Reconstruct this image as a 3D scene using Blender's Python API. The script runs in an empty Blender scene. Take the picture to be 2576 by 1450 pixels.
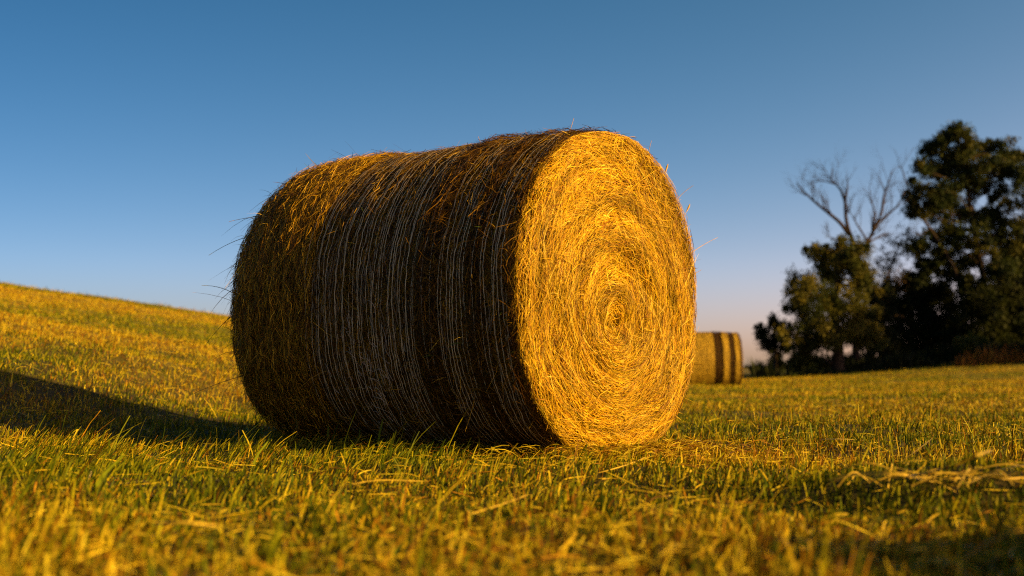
import bpy, math
import numpy as np
from mathutils import Vector

rng = np.random.default_rng(11)
scene = bpy.context.scene
COL = scene.collection
F = 2872.0                      # focal length in units of a 2576 px wide picture
CAM_H = 0.319
SUN_EL = math.radians(17.0)
SUN_XY = np.array([0.876, -0.482])          # horizontal direction towards the sun
SUN_XY = SUN_XY / np.linalg.norm(SUN_XY)

# ------------------------------------------------------------------ helpers
def tag(o, label=None, cat=None, group=None, kind=None):
    if label: o['label'] = label
    if cat: o['category'] = cat
    if group: o['group'] = group
    if kind: o['kind'] = kind
    return o

def empty(name, loc=(0, 0, 0), rz=0.0):
    o = bpy.data.objects.new(name, None)
    COL.objects.link(o)
    o.location = loc
    o.rotation_euler = (0, 0, rz)
    o.empty_display_size = 0.2
    return o

def mesh_obj(name, verts, faces, mat, parent=None, tint=None, smooth=True):
    """verts (N,3); faces (M,k) all of one size; tint (N,3) own colour of each blade, straw or leaf"""
    verts = np.asarray(verts, dtype=np.float32)
    faces = np.asarray(faces, dtype=np.int32)
    me = bpy.data.meshes.new(name)
    n, (m, k) = len(verts), faces.shape
    me.vertices.add(n)
    me.vertices.foreach_set('co', verts.ravel())
    me.loops.add(m * k)
    me.loops.foreach_set('vertex_index', faces.ravel())
    me.polygons.add(m)
    me.polygons.foreach_set('loop_start', np.arange(0, m * k, k, dtype=np.int32))
    me.polygons.foreach_set('loop_total', np.full(m, k, dtype=np.int32))
    me.update(calc_edges=True)
    if smooth:
        me.polygons.foreach_set('use_smooth', np.ones(m, dtype=bool))
    if tint is not None:
        a = me.attributes.new('tint', 'FLOAT_COLOR', 'POINT')
        c = np.ones((n, 4), dtype=np.float32)
        c[:, :3] = tint
        a.data.foreach_set('color', c.ravel())
    me.materials.append(mat)
    o = bpy.data.objects.new(name, me)
    COL.objects.link(o)
    if parent is not None: o.parent = parent
    return o

def unit(v):
    return v / np.maximum(np.linalg.norm(v, axis=-1, keepdims=True), 1e-9)

def ribbons(pts, width, side, tint):
    """pts (N,K,3), width (N,K), side (N,3) or (N,K,3), tint (N,3) -> verts, quads, tints"""
    N, K, _ = pts.shape
    if side.ndim == 2: side = side[:, None, :]
    h = side * width[..., None] * 0.5
    v = np.stack([pts - h, pts + h], axis=2).reshape(-1, 3)
    base = (np.arange(N) * K * 2)[:, None] + (np.arange(K - 1) * 2)[None, :]
    q = np.stack([base, base + 1, base + 3, base + 2], axis=-1).reshape(-1, 4)
    return v, q, np.repeat(tint, K * 2, axis=0)

def join_geo(parts):
    vs, qs, ts, off = [], [], [], 0
    for v, q, t in parts:
        vs.append(v); qs.append(q + off); ts.append(t); off += len(v)
    return np.concatenate(vs), np.concatenate(qs), np.concatenate(ts)

def tube(pts, rad, sides=6):
    """one tapered tube along a polyline, closed at the tip"""
    pts = np.asarray(pts, float); K = len(pts)
    rad = np.asarray(rad, float)
    d = np.gradient(pts, axis=0); d = unit(d)
    ref = np.where(np.abs(d[:, 2:3]) > 0.9, np.array([[1., 0, 0]]), np.array([[0., 0, 1]]))
    a = unit(np.cross(d, ref)); b = np.cross(d, a)
    an = np.linspace(0, 2 * np.pi, sides, endpoint=False)
    v = pts[:, None] + rad[:, None, None] * (np.cos(an)[None, :, None] * a[:, None] + np.sin(an)[None, :, None] * b[:, None])
    v = v.reshape(-1, 3)
    i = np.arange(K - 1)[:, None] * sides; j = np.arange(sides)[None]
    jn = (j + 1) % sides
    q = np.stack([i + j, i + jn, i + sides + jn, i + sides + j], axis=-1).reshape(-1, 4)
    return v, q, np.zeros((len(v), 3))

def spline(ctrl, n):
    """smooth polyline through the control points"""
    c = np.asarray(ctrl, float); m = len(c)
    t = np.linspace(0, m - 1, n); i = np.clip(t.astype(int), 0, m - 2); u = (t - i)[:, None]
    p0 = c[np.maximum(i - 1, 0)]; p1 = c[i]; p2 = c[i + 1]; p3 = c[np.minimum(i + 2, m - 1)]
    return 0.5 * (2 * p1 + (p2 - p0) * u + (2 * p0 - 5 * p1 + 4 * p2 - p3) * u ** 2 + (3 * p1 - p0 - 3 * p2 + p3) * u ** 3)

class Noise2:
    """cheap smooth noise: a sum of plane waves, about -1..1"""
    def __init__(self, scale, seed, n=14):
        r = np.random.default_rng(seed)
        a = r.uniform(0, 2 * np.pi, n); k = 2 * np.pi / scale * r.uniform(0.55, 1.6, n)
        self.kx, self.ky, self.ph, self.n = k * np.cos(a), k * np.sin(a), r.uniform(0, 2 * np.pi, n), n
    def __call__(self, x, y):
        s = 0
        for i in range(self.n): s = s + np.sin(self.kx[i] * x + self.ky[i] * y + self.ph[i])
        return s / math.sqrt(self.n * 0.5) * 0.5

def softplus(t, k):
    return np.logaddexp(0, t * k) / k

def sstep(t):
    t = np.clip(t, 0, 1); return t * t * (3 - 2 * t)

n_big, n_mid, n_small = Noise2(6.0, 1), Noise2(1.9, 2), Noise2(0.55, 3)

def terrain(x, y):
    """height of the meadow: level at the bale, a hill up to the left, a low bank at the trees"""
    x = np.asarray(x, float); y = np.asarray(y, float)
    yy = y - 1.25 * softplus(y - 30, 0.6)
    t = -0.1455 * x + 0.0388 * yy - 0.387
    h = softplus(t, 25) * sstep((y - 3.6) / 4.0)
    h = h * (1 - (1 - sstep((-x - 1.15) / 2.2)) * (1 - sstep((y - 7.2) / 4.0)))
    h = h - softplus(h - 4.2, 2.0)
    h = h - 0.03 * np.exp(-(((x + 2.0) / 1.2) ** 2 + ((y - 4.7) / 1.2) ** 2))
    h = h + 0.92 * sstep((x - 7) / 17) * sstep((y - 18) / 37)
    near = np.exp(-((x - 0.0) ** 2 + (y - 5.2) ** 2) / 1.3 ** 2)
    a = 0.35 + 0.65 * sstep((np.hypot(x, y) - 1.0) / 5)
    h = h + (0.035 * n_big(x, y) * a + 0.022 * n_mid(x, y) * a + 0.006 * n_small(x, y)) * (1 - 0.8 * near)
    # swell of ground added beyond the right edge to cast shade on the near field
    u = np.clip(((x - 1.4) * 1.1 + (y - 1.4) * 1.1) / 2.42, 0, 1)
    dx, dy = x - (1.4 + 1.1 * u), y - (1.4 + 1.1 * u)
    h = h + (0.26 + 0.06 * np.sin(u * 8.5 + 0.6) + 0.05 * n_mid(x * 2.1 + 3, y * 2.1) + 0.04 * n_small(x + 5, y)) * np.exp(-(dx * dx + dy * dy) / 0.50 ** 2)
    u = np.clip(((x - 1.0) * 0.9 - (y - 3.05) * 0.5) / 1.06, 0, 1)  # second low ridge, also added to cast shade, below the bale's right side
    dx, dy = x - (1.0 + 0.9 * u), y - (3.05 - 0.5 * u)
    h = h + (0.085 + 0.02 * n_small(x, y)) * np.exp(-(dx * dx + dy * dy) / 0.24 ** 2)
    # a shallow fold behind and right of the bale
    h = h - 0.05 * np.exp(-(((x - 2.1) / 1.2) ** 2 + ((y - 8.2) / 0.7) ** 2))
    return h

def at(px, py, Y):
    """the point at distance Y that shows at (px, py) of the 2576 x 1450 view"""
    return np.array([(px - 1288) / F * Y, Y, CAM_H + (940 - py) / F * Y])

# ------------------------------------------------------------------ materials
def new_mat(name):
    m = bpy.data.materials.new(name); m.use_nodes = True
    nt = m.node_tree; nt.nodes.clear()
    out = nt.nodes.new('ShaderNodeOutputMaterial')
    return m, nt, out

def strand_mat(name, rough=0.5, spec=0.35, trans=0.25, jitter=0.35, jscale=60.0):
    """straw, grass and leaves: own tint per piece, a little mottling along it, some light passing through"""
    m, nt, out = new_mat(name)
    at_ = nt.nodes.new('ShaderNodeAttribute'); at_.attribute_name = 'tint'
    tc = nt.nodes.new('ShaderNodeTexCoord')
    nz = nt.nodes.new('ShaderNodeTexNoise'); nz.inputs['Scale'].default_value = jscale; nz.inputs['Detail'].default_value = 2
    nt.links.new(tc.outputs['Object'], nz.inputs['Vector'])
    mr = nt.nodes.new('ShaderNodeMapRange')
    mr.inputs['From Min'].default_value = 0.3; mr.inputs['From Max'].default_value = 0.7
    mr.inputs['To Min'].default_value = 1 - jitter; mr.inputs['To Max'].default_value = 1 + jitter
    nt.links.new(nz.outputs['Fac'], mr.inputs['Value'])
    mul = nt.nodes.new('ShaderNodeVectorMath'); mul.operation = 'SCALE'
    nt.links.new(at_.outputs['Color'], mul.inputs[0]); nt.links.new(mr.outputs['Result'], mul.inputs['Scale'])
    p = nt.nodes.new('ShaderNodeBsdfPrincipled')
    p.inputs['Roughness'].default_value = rough
    p.inputs['Specular IOR Level'].default_value = spec
    nt.links.new(mul.outputs['Vector'], p.inputs['Base Color'])
    if trans > 0:
        t = nt.nodes.new('ShaderNodeBsdfTranslucent')
        nt.links.new(mul.outputs['Vector'], t.inputs['Color'])
        mx = nt.nodes.new('ShaderNodeMixShader'); mx.inputs['Fac'].default_value = trans
        nt.links.new(p.outputs[0], mx.inputs[1]); nt.links.new(t.outputs[0], mx.inputs[2])
        nt.links.new(mx.outputs[0], out.inputs['Surface'])
    else:
        nt.links.new(p.outputs[0], out.inputs['Surface'])
    return m

def noise_mat(name, stops, scale=(1, 1, 1), detail=8, rough=0.9, bump=0.5, bscale=30, coord='Object'):
    m, nt, out = new_mat(name)
    tc = nt.nodes.new('ShaderNodeTexCoord'); mp = nt.nodes.new('ShaderNodeMapping')
    mp.inputs['Scale'].default_value = scale
    nt.links.new(tc.outputs[coord], mp.inputs['Vector'])
    nz = nt.nodes.new('ShaderNodeTexNoise'); nz.inputs['Scale'].default_value = 1; nz.inputs['Detail'].default_value = detail
    nz.inputs['Roughness'].default_value = 0.65
    nt.links.new(mp.outputs[0], nz.inputs['Vector'])
    cr = nt.nodes.new('ShaderNodeValToRGB')
    e = cr.color_ramp.elements
    while len(e) < len(stops): e.new(0.5)
    for el, (pos, c) in zip(e, stops):
        el.position = pos; el.color = (*c, 1)
    nt.links.new(nz.outputs['Fac'], cr.inputs['Fac'])
    p = nt.nodes.new('ShaderNodeBsdfPrincipled'); p.inputs['Roughness'].default_value = rough
    p.inputs['Specular IOR Level'].default_value = 0.2
    nt.links.new(cr.outputs['Color'], p.inputs['Base Color'])
    n2 = nt.nodes.new('ShaderNodeTexNoise'); n2.inputs['Scale'].default_value = bscale; n2.inputs['Detail'].default_value = 6
    nt.links.new(tc.outputs[coord], n2.inputs['Vector'])
    b = nt.nodes.new('ShaderNodeBump'); b.inputs['Strength'].default_value = bump; b.inputs['Distance'].default_value = 0.03
    nt.links.new(n2.outputs['Fac'], b.inputs['Height']); nt.links.new(b.outputs[0], p.inputs['Normal'])
    nt.links.new(p.outputs[0], out.inputs['Surface'])
    return m

M_HAY = strand_mat('hay_straw', 0.5, 0.12, 0.10, 0.3, 40)
M_NET = strand_mat('net_twine', 0.5, 0.15, 0.0, 0.35, 25)
M_GRASS = strand_mat('grass_blade', 0.5, 0.05, 0.25, 0.25, 30)
M_LEAF = strand_mat('leaf', 0.55, 0.1, 0.2, 0.2, 4)
M_CORE = noise_mat('packed_hay', [(0.25, (0.010, 0.006, 0.002)), (0.5, (0.03, 0.017, 0.004)), (0.75, (0.07, 0.04, 0.009))], (26, 9, 9), 8, 0.9, 0.9, 45)
def thatch(m):
    nt = m.node_tree; p = [n for n in nt.nodes if n.type == 'BSDF_PRINCIPLED'][0]
    link = p.inputs['Base Color'].links[0]; src = link.from_socket
    tc = [n for n in nt.nodes if n.type == 'TEX_COORD'][0]
    sp = nt.nodes.new('ShaderNodeSeparateXYZ'); nt.links.new(tc.outputs['Object'], sp.inputs[0])
    mr = nt.nodes.new('ShaderNodeMapRange'); mr.inputs['From Min'].default_value = 7; mr.inputs['From Max'].default_value = 14
    nt.links.new(sp.outputs['Y'], mr.inputs['Value'])
    mx = nt.nodes.new('ShaderNodeMix'); mx.data_type = 'RGBA'; nt.links.new(mr.outputs[0], mx.inputs['Factor'])
    mu = nt.nodes.new('ShaderNodeVectorMath'); mu.operation = 'MULTIPLY_ADD'; mu.inputs[1].default_value = (1.6, 1.5, 1.0); mu.inputs[2].default_value = (.06, .05, .002)
    nt.links.new(src, mu.inputs[0]); nt.links.new(src, mx.inputs[6]); nt.links.new(mu.outputs[0], mx.inputs[7])
    nt.links.new(mx.outputs[2], p.inputs['Base Color'])
    return m
M_SOIL = noise_mat('meadow_soil', [(0.3, (0.02, 0.016, 0.003)), (0.5, (0.05, 0.04, 0.005)), (0.7, (0.11, 0.07, 0.010))], (1.3, 1.3, 1.3), 10, 0.95, 0.6, 14)
M_BARK = noise_mat('bark', [(0.3, (0.015, 0.010, 0.006)), (0.55, (0.04, 0.025, 0.014)), (0.8, (0.08, 0.05, 0.027))], (5, 5, 1.2), 8, 0.9, 0.8, 6)
M_DEAD = noise_mat('dead_wood', [(0.3, (0.010, 0.006, 0.004)), (0.55, (0.024, 0.014, 0.008)), (0.8, (0.05, 0.029, 0.015))], (4, 4, 0.8), 8, 0.85, 0.7, 6)

thatch(M_SOIL)
# ------------------------------------------------------------------ camera
cam_d = bpy.data.cameras.new('camera'); cam = bpy.data.objects.new('camera', cam_d); COL.objects.link(cam)
cam_d.sensor_width = 36.0; cam_d.lens = 36.0 * F / 2576
cam.location = (0, 0, CAM_H)
pitch = math.atan((940 - 725) / F)
cam.rotation_euler = (math.pi / 2 + pitch, 0, 0)
cam_d.clip_start = 0.05; cam_d.clip_end = 5000
cam_d.dof.use_dof = True; cam_d.dof.focus_distance = 4.65
cam_d.dof.aperture_fstop = cam_d.lens / 1000 / 0.0175
scene.camera = cam

# ------------------------------------------------------------------ sky and sun
w = bpy.data.worlds.new('World'); scene.world = w; w.use_nodes = True
nt = w.node_tree; bg = nt.nodes['Background']
sky = nt.nodes.new('ShaderNodeTexSky'); sky.sky_type = 'NISHITA'; sky.sun_disc = False
sky.sun_elevation = SUN_EL
sky.sun_rotation = math.atan2(SUN_XY[0], SUN_XY[1])
sky.air_density = 0.6; sky.dust_density = 0.8; sky.ozone_density = 1.0; sky.altitude = 100
EXPOSURE = 1.3
# evening air: deeper blue overhead, paler and warmer low down and towards the sun
def vm(op, a, b):
    n = nt.nodes.new('ShaderNodeVectorMath'); n.operation = op
    for i, s_ in enumerate((a, b)):
        if isinstance(s_, (tuple, list)): n.inputs[i].default_value = s_
        elif s_ is not None: nt.links.new(s_, n.inputs[i])
    return n.outputs['Vector']
tcw = nt.nodes.new('ShaderNodeTexCoord'); sx = nt.nodes.new('ShaderNodeSeparateXYZ')
nt.links.new(tcw.outputs['Generated'], sx.inputs[0])
cl = nt.nodes.new('ShaderNodeClamp'); cl.inputs['Min'].default_value = -0.5; cl.inputs['Max'].default_value = 0.55
nt.links.new(sx.outputs['X'], cl.inputs['Value'])
cx = nt.nodes.new('ShaderNodeCombineXYZ')
for i in range(3): nt.links.new(cl.outputs[0], cx.inputs[i])
base_ = vm('MULTIPLY', sky.outputs[0], (0.1, 0.1, 0.1))
def powv(vec, ex):
    s1 = nt.nodes.new('ShaderNodeSeparateXYZ'); c1 = nt.nodes.new('ShaderNodeCombineXYZ'); nt.links.new(vec, s1.inputs[0])
    for i in range(3):
        m = nt.nodes.new('ShaderNodeMath'); m.operation = 'POWER'; nt.links.new(s1.outputs[i], m.inputs[0]); m.inputs[1].default_value = ex[i]
        nt.links.new(m.outputs[0], c1.inputs[i])
    return c1.outputs[0]
def expv(vec, k):
    s1 = nt.nodes.new('ShaderNodeSeparateXYZ'); c1 = nt.nodes.new('ShaderNodeCombineXYZ'); nt.links.new(vec, s1.inputs[0])
    for i in range(3):
        m = nt.nodes.new('ShaderNodeMath'); m.operation = 'POWER'; m.inputs[0].default_value = math.exp(k[i]); nt.links.new(s1.outputs[i], m.inputs[1])
        nt.links.new(m.outputs[0], c1.inputs[i])
    return c1.outputs[0]
g_ = 10 / 2 ** EXPOSURE
graded = vm('MULTIPLY', vm('MULTIPLY', powv(base_, (1.98, 1.24, 1.18)), (5.05 * g_, 1.574 * g_, 1.433 * g_)), expv(cx.outputs[0], (1.72, .80, .52)))
graded = vm('MINIMUM', graded, (9.0, 8.0, 7.5))
hz = nt.nodes.new('ShaderNodeMapRange'); hz.interpolation_type = 'SMOOTHSTEP'
hz.inputs['From Min'].default_value = -0.01; hz.inputs['From Max'].default_value = 0.10
nt.links.new(sx.outputs['Z'], hz.inputs['Value'])
mxw = nt.nodes.new('ShaderNodeMix'); mxw.data_type = 'VECTOR'
nt.links.new(hz.outputs[0], mxw.inputs['Factor']); mxw.inputs['A'].default_value = (0.62, 0.60, 0.50); mxw.inputs['B'].default_value = (1, 1, 1)
graded = vm('MULTIPLY', graded, None); nt.links.new(mxw.outputs['Result'] if mxw.outputs['Result'].type == 'VECTOR' else mxw.outputs[1], graded.node.inputs[1])
nt.links.new(graded, bg.inputs['Color'])
bg.inputs['Strength'].default_value = 0.10
sun_d = bpy.data.lights.new('sun', 'SUN'); sun = bpy.data.objects.new('sun', sun_d); COL.objects.link(sun)
sun_d.energy = 5.0; sun_d.angle = math.radians(0.55); sun_d.color = (1.0, 0.63, 0.16)
sdir = Vector((SUN_XY[0] * math.cos(SUN_EL), SUN_XY[1] * math.cos(SUN_EL), math.sin(SUN_EL)))
sun.rotation_euler = sdir.to_track_quat('Z', 'Y').to_euler()
scene.view_settings.view_transform = 'Standard'; scene.view_settings.look = 'None'
scene.view_settings.exposure = EXPOSURE; scene.view_settings.gamma = 1.0
scene.cycles.use_denoising = False; scene.cycles.filter_width = 1.15
scene.cycles.use_adaptive_sampling = False
scene.cycles.max_bounces = 6; scene.cycles.transparent_max_bounces = 4
scene.cycles.diffuse_bounces = 3; scene.cycles.caustics_reflective = False; scene.cycles.caustics_refractive = False

# ------------------------------------------------------------------ ground sheet
def axis(lo, hi, fine_lo, fine_hi, step, n_out):
    a = np.arange(fine_lo, fine_hi + 1e-6, step)
    g = np.geomspace(step, 1.0, n_out)
    left = fine_lo - (np.geomspace(1, fine_lo - lo + 1, n_out) - 1)[1:][::-1]
    right = fine_hi + (np.geomspace(1, hi - fine_hi + 1, n_out) - 1)[1:]
    return np.concatenate([left, a, right])
gx = axis(-1500, 1500, -7, 9, 0.08, 70); gy = axis(-60, 2500, 0, 14, 0.08, 110)
GX, GY = np.meshgrid(gx, gy)
gv = np.stack([GX, GY, terrain(GX, GY)], -1).reshape(-1, 3)
nx, ny = len(gx), len(gy)
ii = (np.arange(ny - 1)[:, None] * nx + np.arange(nx - 1)[None]).ravel()
gq = np.stack([ii, ii + 1, ii + nx + 1, ii + nx], -1)
g = mesh_obj('ground', gv, gq, M_SOIL)
tag(g, 'mown meadow ground rising into a hill on the left', kind='structure')

# ------------------------------------------------------------------ mown grass
n_patch, n_patch2 = Noise2(2.3, 21), Noise2(0.8, 22)
n_far = Noise2(7.0, 23)
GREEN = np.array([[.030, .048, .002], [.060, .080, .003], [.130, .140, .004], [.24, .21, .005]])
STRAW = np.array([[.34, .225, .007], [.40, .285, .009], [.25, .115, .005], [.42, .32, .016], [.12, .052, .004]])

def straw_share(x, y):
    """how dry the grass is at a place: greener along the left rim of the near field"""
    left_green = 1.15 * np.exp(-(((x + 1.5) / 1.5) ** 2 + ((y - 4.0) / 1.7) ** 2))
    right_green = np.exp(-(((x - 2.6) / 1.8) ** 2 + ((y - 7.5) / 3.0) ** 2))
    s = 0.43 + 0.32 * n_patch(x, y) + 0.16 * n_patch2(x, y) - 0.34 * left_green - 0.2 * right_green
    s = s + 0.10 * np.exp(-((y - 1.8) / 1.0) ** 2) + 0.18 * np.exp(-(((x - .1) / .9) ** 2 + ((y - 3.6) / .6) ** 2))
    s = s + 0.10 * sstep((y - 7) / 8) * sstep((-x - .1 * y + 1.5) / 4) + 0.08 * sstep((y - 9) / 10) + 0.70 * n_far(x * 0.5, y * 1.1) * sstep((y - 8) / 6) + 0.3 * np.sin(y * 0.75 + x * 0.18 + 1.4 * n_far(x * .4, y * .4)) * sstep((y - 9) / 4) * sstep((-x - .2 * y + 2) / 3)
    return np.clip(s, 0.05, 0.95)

def field_points(n, y0, y1, power, margin, r):
    u = r.uniform(0, 1, n); p = 1 - power
    y = (y0 ** p + u * (y1 ** p - y0 ** p)) ** (1 / p)
    x = r.uniform(-1, 1, n) * (0.44 * y + margin)
    return x, y

def in_bale(x, y, pad=0.0):
    """under the near bale's contact strip"""
    c = BALE_C; n = BALE_N
    dx, dy = x - c[0], y - c[1]
    s = dx * n[0] + dy * n[1]; t = -dx * n[1] + dy * n[0]
    return (np.abs(s) < BALE_L / 2 - 0.05 + pad) & (np.abs(t) < 0.26 + pad)

TH = 0.9025
BALE_L, BALE_R = 1.625, 0.65
BALE_N = np.array([math.sin(TH), -math.cos(TH)])
BALE_C = np.array([0.4145, 4.528]) - BALE_N * BALE_L / 2

def grass(n, r):
    x, y = field_points(n, 1.0, 62.0, 0.5, 1.3, r)
    keep = ~in_bale(x, y) & ~((y > 40) & (x < 0.1455 ** -1 * (0.0388 * 24 - 0.7)))
    x, y = x[keep], y[keep]; n = len(x)
    K = 4
    grow = np.maximum(1.0, y / 6.0)
    h = r.gamma(4.0, 0.0052, n) + 0.008
    tall = r.uniform(0, 1, n) < 0.06
    h = np.where(tall, h * 2.0, h)
    h *= 0.9 + 0.45 * n_patch2(x * 1.3, y * 1.3)
    h *= 1 + 0.45 * np.exp(-(((x - 1.95) / .6) ** 2 + ((y - 1.95) / .6) ** 2)) + 0.40 * np.exp(-(((x + 1.7) / 1.3) ** 2 + ((y - 4.9) / .55) ** 2)) + .3 * np.exp(-(((x + .4) / .8) ** 2 + ((y - 4.35) / .3) ** 2))
    h = np.clip(h, 0.02, 0.19) * np.minimum(1 + 0.01 * y, 1.35)
    wid = r.uniform(0.0022, 0.0056, n) * grow ** 0.62
    az = r.uniform(0, 2 * np.pi, n)
    lean = np.abs(r.normal(0, 0.40, n)) + 0.03
    # a common lean to the right and away from the camera, strongest on the left rim
    bias = 0.10 + 0.36 * np.exp(-(((x + 1.5) / 1.6) ** 2 + ((y - 4.4) / 1.2) ** 2))
    lx = lean * np.cos(az) + bias; ly = lean * np.sin(az) + 0.1
    bend = r.uniform(0.0, 0.6, n) ** 2
    t = np.linspace(0, 1, K)[None]
    hz = h[:, None] * (t - 0.25 * bend[:, None] * t ** 2)
    hx = h[:, None] * (lx[:, None] * (0.6 * t + (0.4 + bend[:, None] * 0.6) * t ** 2))
    hy = h[:, None] * (ly[:, None] * (0.6 * t + (0.4 + bend[:, None] * 0.6) * t ** 2))
    z0 = terrain(x, y) - 0.006
    P = np.stack([x[:, None] + hx, y[:, None] + hy, z0[:, None] + hz], -1)
    sa = r.uniform(0, 2 * np.pi, n)
    side = np.stack([np.cos(sa), np.sin(sa), r.normal(0, 0.15, n)], -1)
    blunt = r.uniform(0.35, 1.15, n)[:, None]
    W = wid[:, None] * np.array([[0.85, 1.0, 0.92, 1.0]])
    W[:, 3] = wid * blunt[:, 0] * 0.8
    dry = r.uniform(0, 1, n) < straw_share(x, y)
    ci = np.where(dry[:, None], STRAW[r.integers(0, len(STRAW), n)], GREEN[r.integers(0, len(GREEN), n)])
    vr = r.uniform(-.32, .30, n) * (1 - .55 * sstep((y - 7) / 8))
    ci = ci * (0.96 + vr)[:, None] * (1 + 0.08 * sstep((y - 8) / 8))[:, None]  # far blades tinted lighter; darker near tint stands in for shade between blades
    return ribbons(P, W, side, ci)

def litter(n, r, y0=1.0, y1=40.0):
    """cut straw lying on and in the stubble"""
    x, y = field_points(n, y0, y1, 0.75, 1.2, r)
    keep = (~in_bale(x, y)) & (r.uniform(0, 1, n) < 0.25 + straw_share(x, y))
    x, y = x[keep], y[keep]; n = len(x)
    K = 4
    grow = np.maximum(1.0, y / 7.0)
    L = r.uniform(0.025, 0.10, n) * np.minimum(grow, 2.5)
    az = r.normal(0.25, 1.4, n)
    tilt = r.normal(0.0, 0.22, n)
    curve = r.normal(0, 0.18, n)
    t = np.linspace(-0.5, 0.5, K)[None]
    a = az[:, None] + curve[:, None] * t * 2
    X = x[:, None] + L[:, None] * t * np.cos(a); Y = y[:, None] + L[:, None] * t * np.sin(a)
    Z = terrain(X, Y) + (r.uniform(0.004, 0.035, n))[:, None] + L[:, None] * (t * tilt[:, None] - 0.35 * t * t * np.abs(curve[:, None]))
    P = np.stack([X, Y, Z], -1)
    wid = r.uniform(0.0018, 0.0042, n) * grow ** 0.8
    roll = r.uniform(0, 1, n)
    side = np.stack([-np.sin(az), np.cos(az), roll * 1.2], -1); side = unit(side)
    W = wid[:, None] * np.array([[0.7, 1, 1, 0.6]])
    ci = STRAW[r.choice(len(STRAW), n, p=[.28, .3, .14, .2, .08])] * r.uniform(0.7, 1.2, (n, 1))
    return ribbons(P, W, side, ci)

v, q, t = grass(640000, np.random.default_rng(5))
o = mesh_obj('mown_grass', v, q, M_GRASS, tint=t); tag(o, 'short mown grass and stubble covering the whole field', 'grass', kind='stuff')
_l = litter(42000, np.random.default_rng(6))
def foot_litter(n, r):
    """hay shed round the foot of the bale"""
    a = r.uniform(-.75, .75, n); d = r.gamma(1.4, .10, n)
    f = r.uniform(0, 1, n) < .65
    px_ = np.where(f, BALE_C[0] + BALE_N[0] * (BALE_L / 2 + d) - BALE_N[1] * a * .62, BALE_C[0] + BALE_N[0] * a * 1.1 + BALE_N[1] * (.25 + d))
    py_ = np.where(f, BALE_C[1] + BALE_N[1] * (BALE_L / 2 + d) + BALE_N[0] * a * .62, BALE_C[1] + BALE_N[1] * a * 1.1 - BALE_N[0] * (.25 + d))
    L = r.uniform(.03, .12, n); az = r.uniform(0, 2 * np.pi, n); t = np.linspace(-.5, .5, 5)[None]
    aa = az[:, None] + r.normal(0, .6, n)[:, None] * t
    X = px_[:, None] + L[:, None] * t * np.cos(aa); Y = py_[:, None] + L[:, None] * t * np.sin(aa)
    Z = terrain(X, Y) + r.uniform(.01, .055, n)[:, None] + L[:, None] * (t * r.normal(0, .3, n)[:, None] - .5 * t * t)
    sd = unit(np.stack([-np.sin(az), np.cos(az), r.uniform(0, 1.5, n)], -1))
    return ribbons(np.stack([X, Y, Z], -1), r.uniform(.0015, .0032, n)[:, None] * np.array([[.6, 1, 1, 1, .5]]), sd, STRAW[r.integers(0, 5, n)] * r.uniform(.8, 1.2, (n, 1)))
v, q, t = join_geo([_l, foot_litter(3800, np.random.default_rng(7))])
o = mesh_obj('straw_litter', v, q, M_HAY, tint=t); tag(o, 'cut yellow straw scattered over the mown grass', 'straw', kind='stuff')

# ------------------------------------------------------------------ round bale
HAY_FACE = np.array([[.46, .265, .007], [.41, .22, .006], [.50, .315, .010], [.30, .13, .004], [.12, .042, .003], [.38, .24, .006], [.24, .17, .006], [.62, .45, .06]])
HAY_FACE_P = [.22, .2, .14, .13, .08, .12, .06, .05]
HAY_SIDE = np.array([[.25, .145, .010], [.38, .23, .013], [.12, .06, .006], [.05, .026, .004], [.19, .13, .009], [.50, .33, .03]])
HAY_SIDE_P = [.25, .18, .22, .15, .12, .08]

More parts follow.
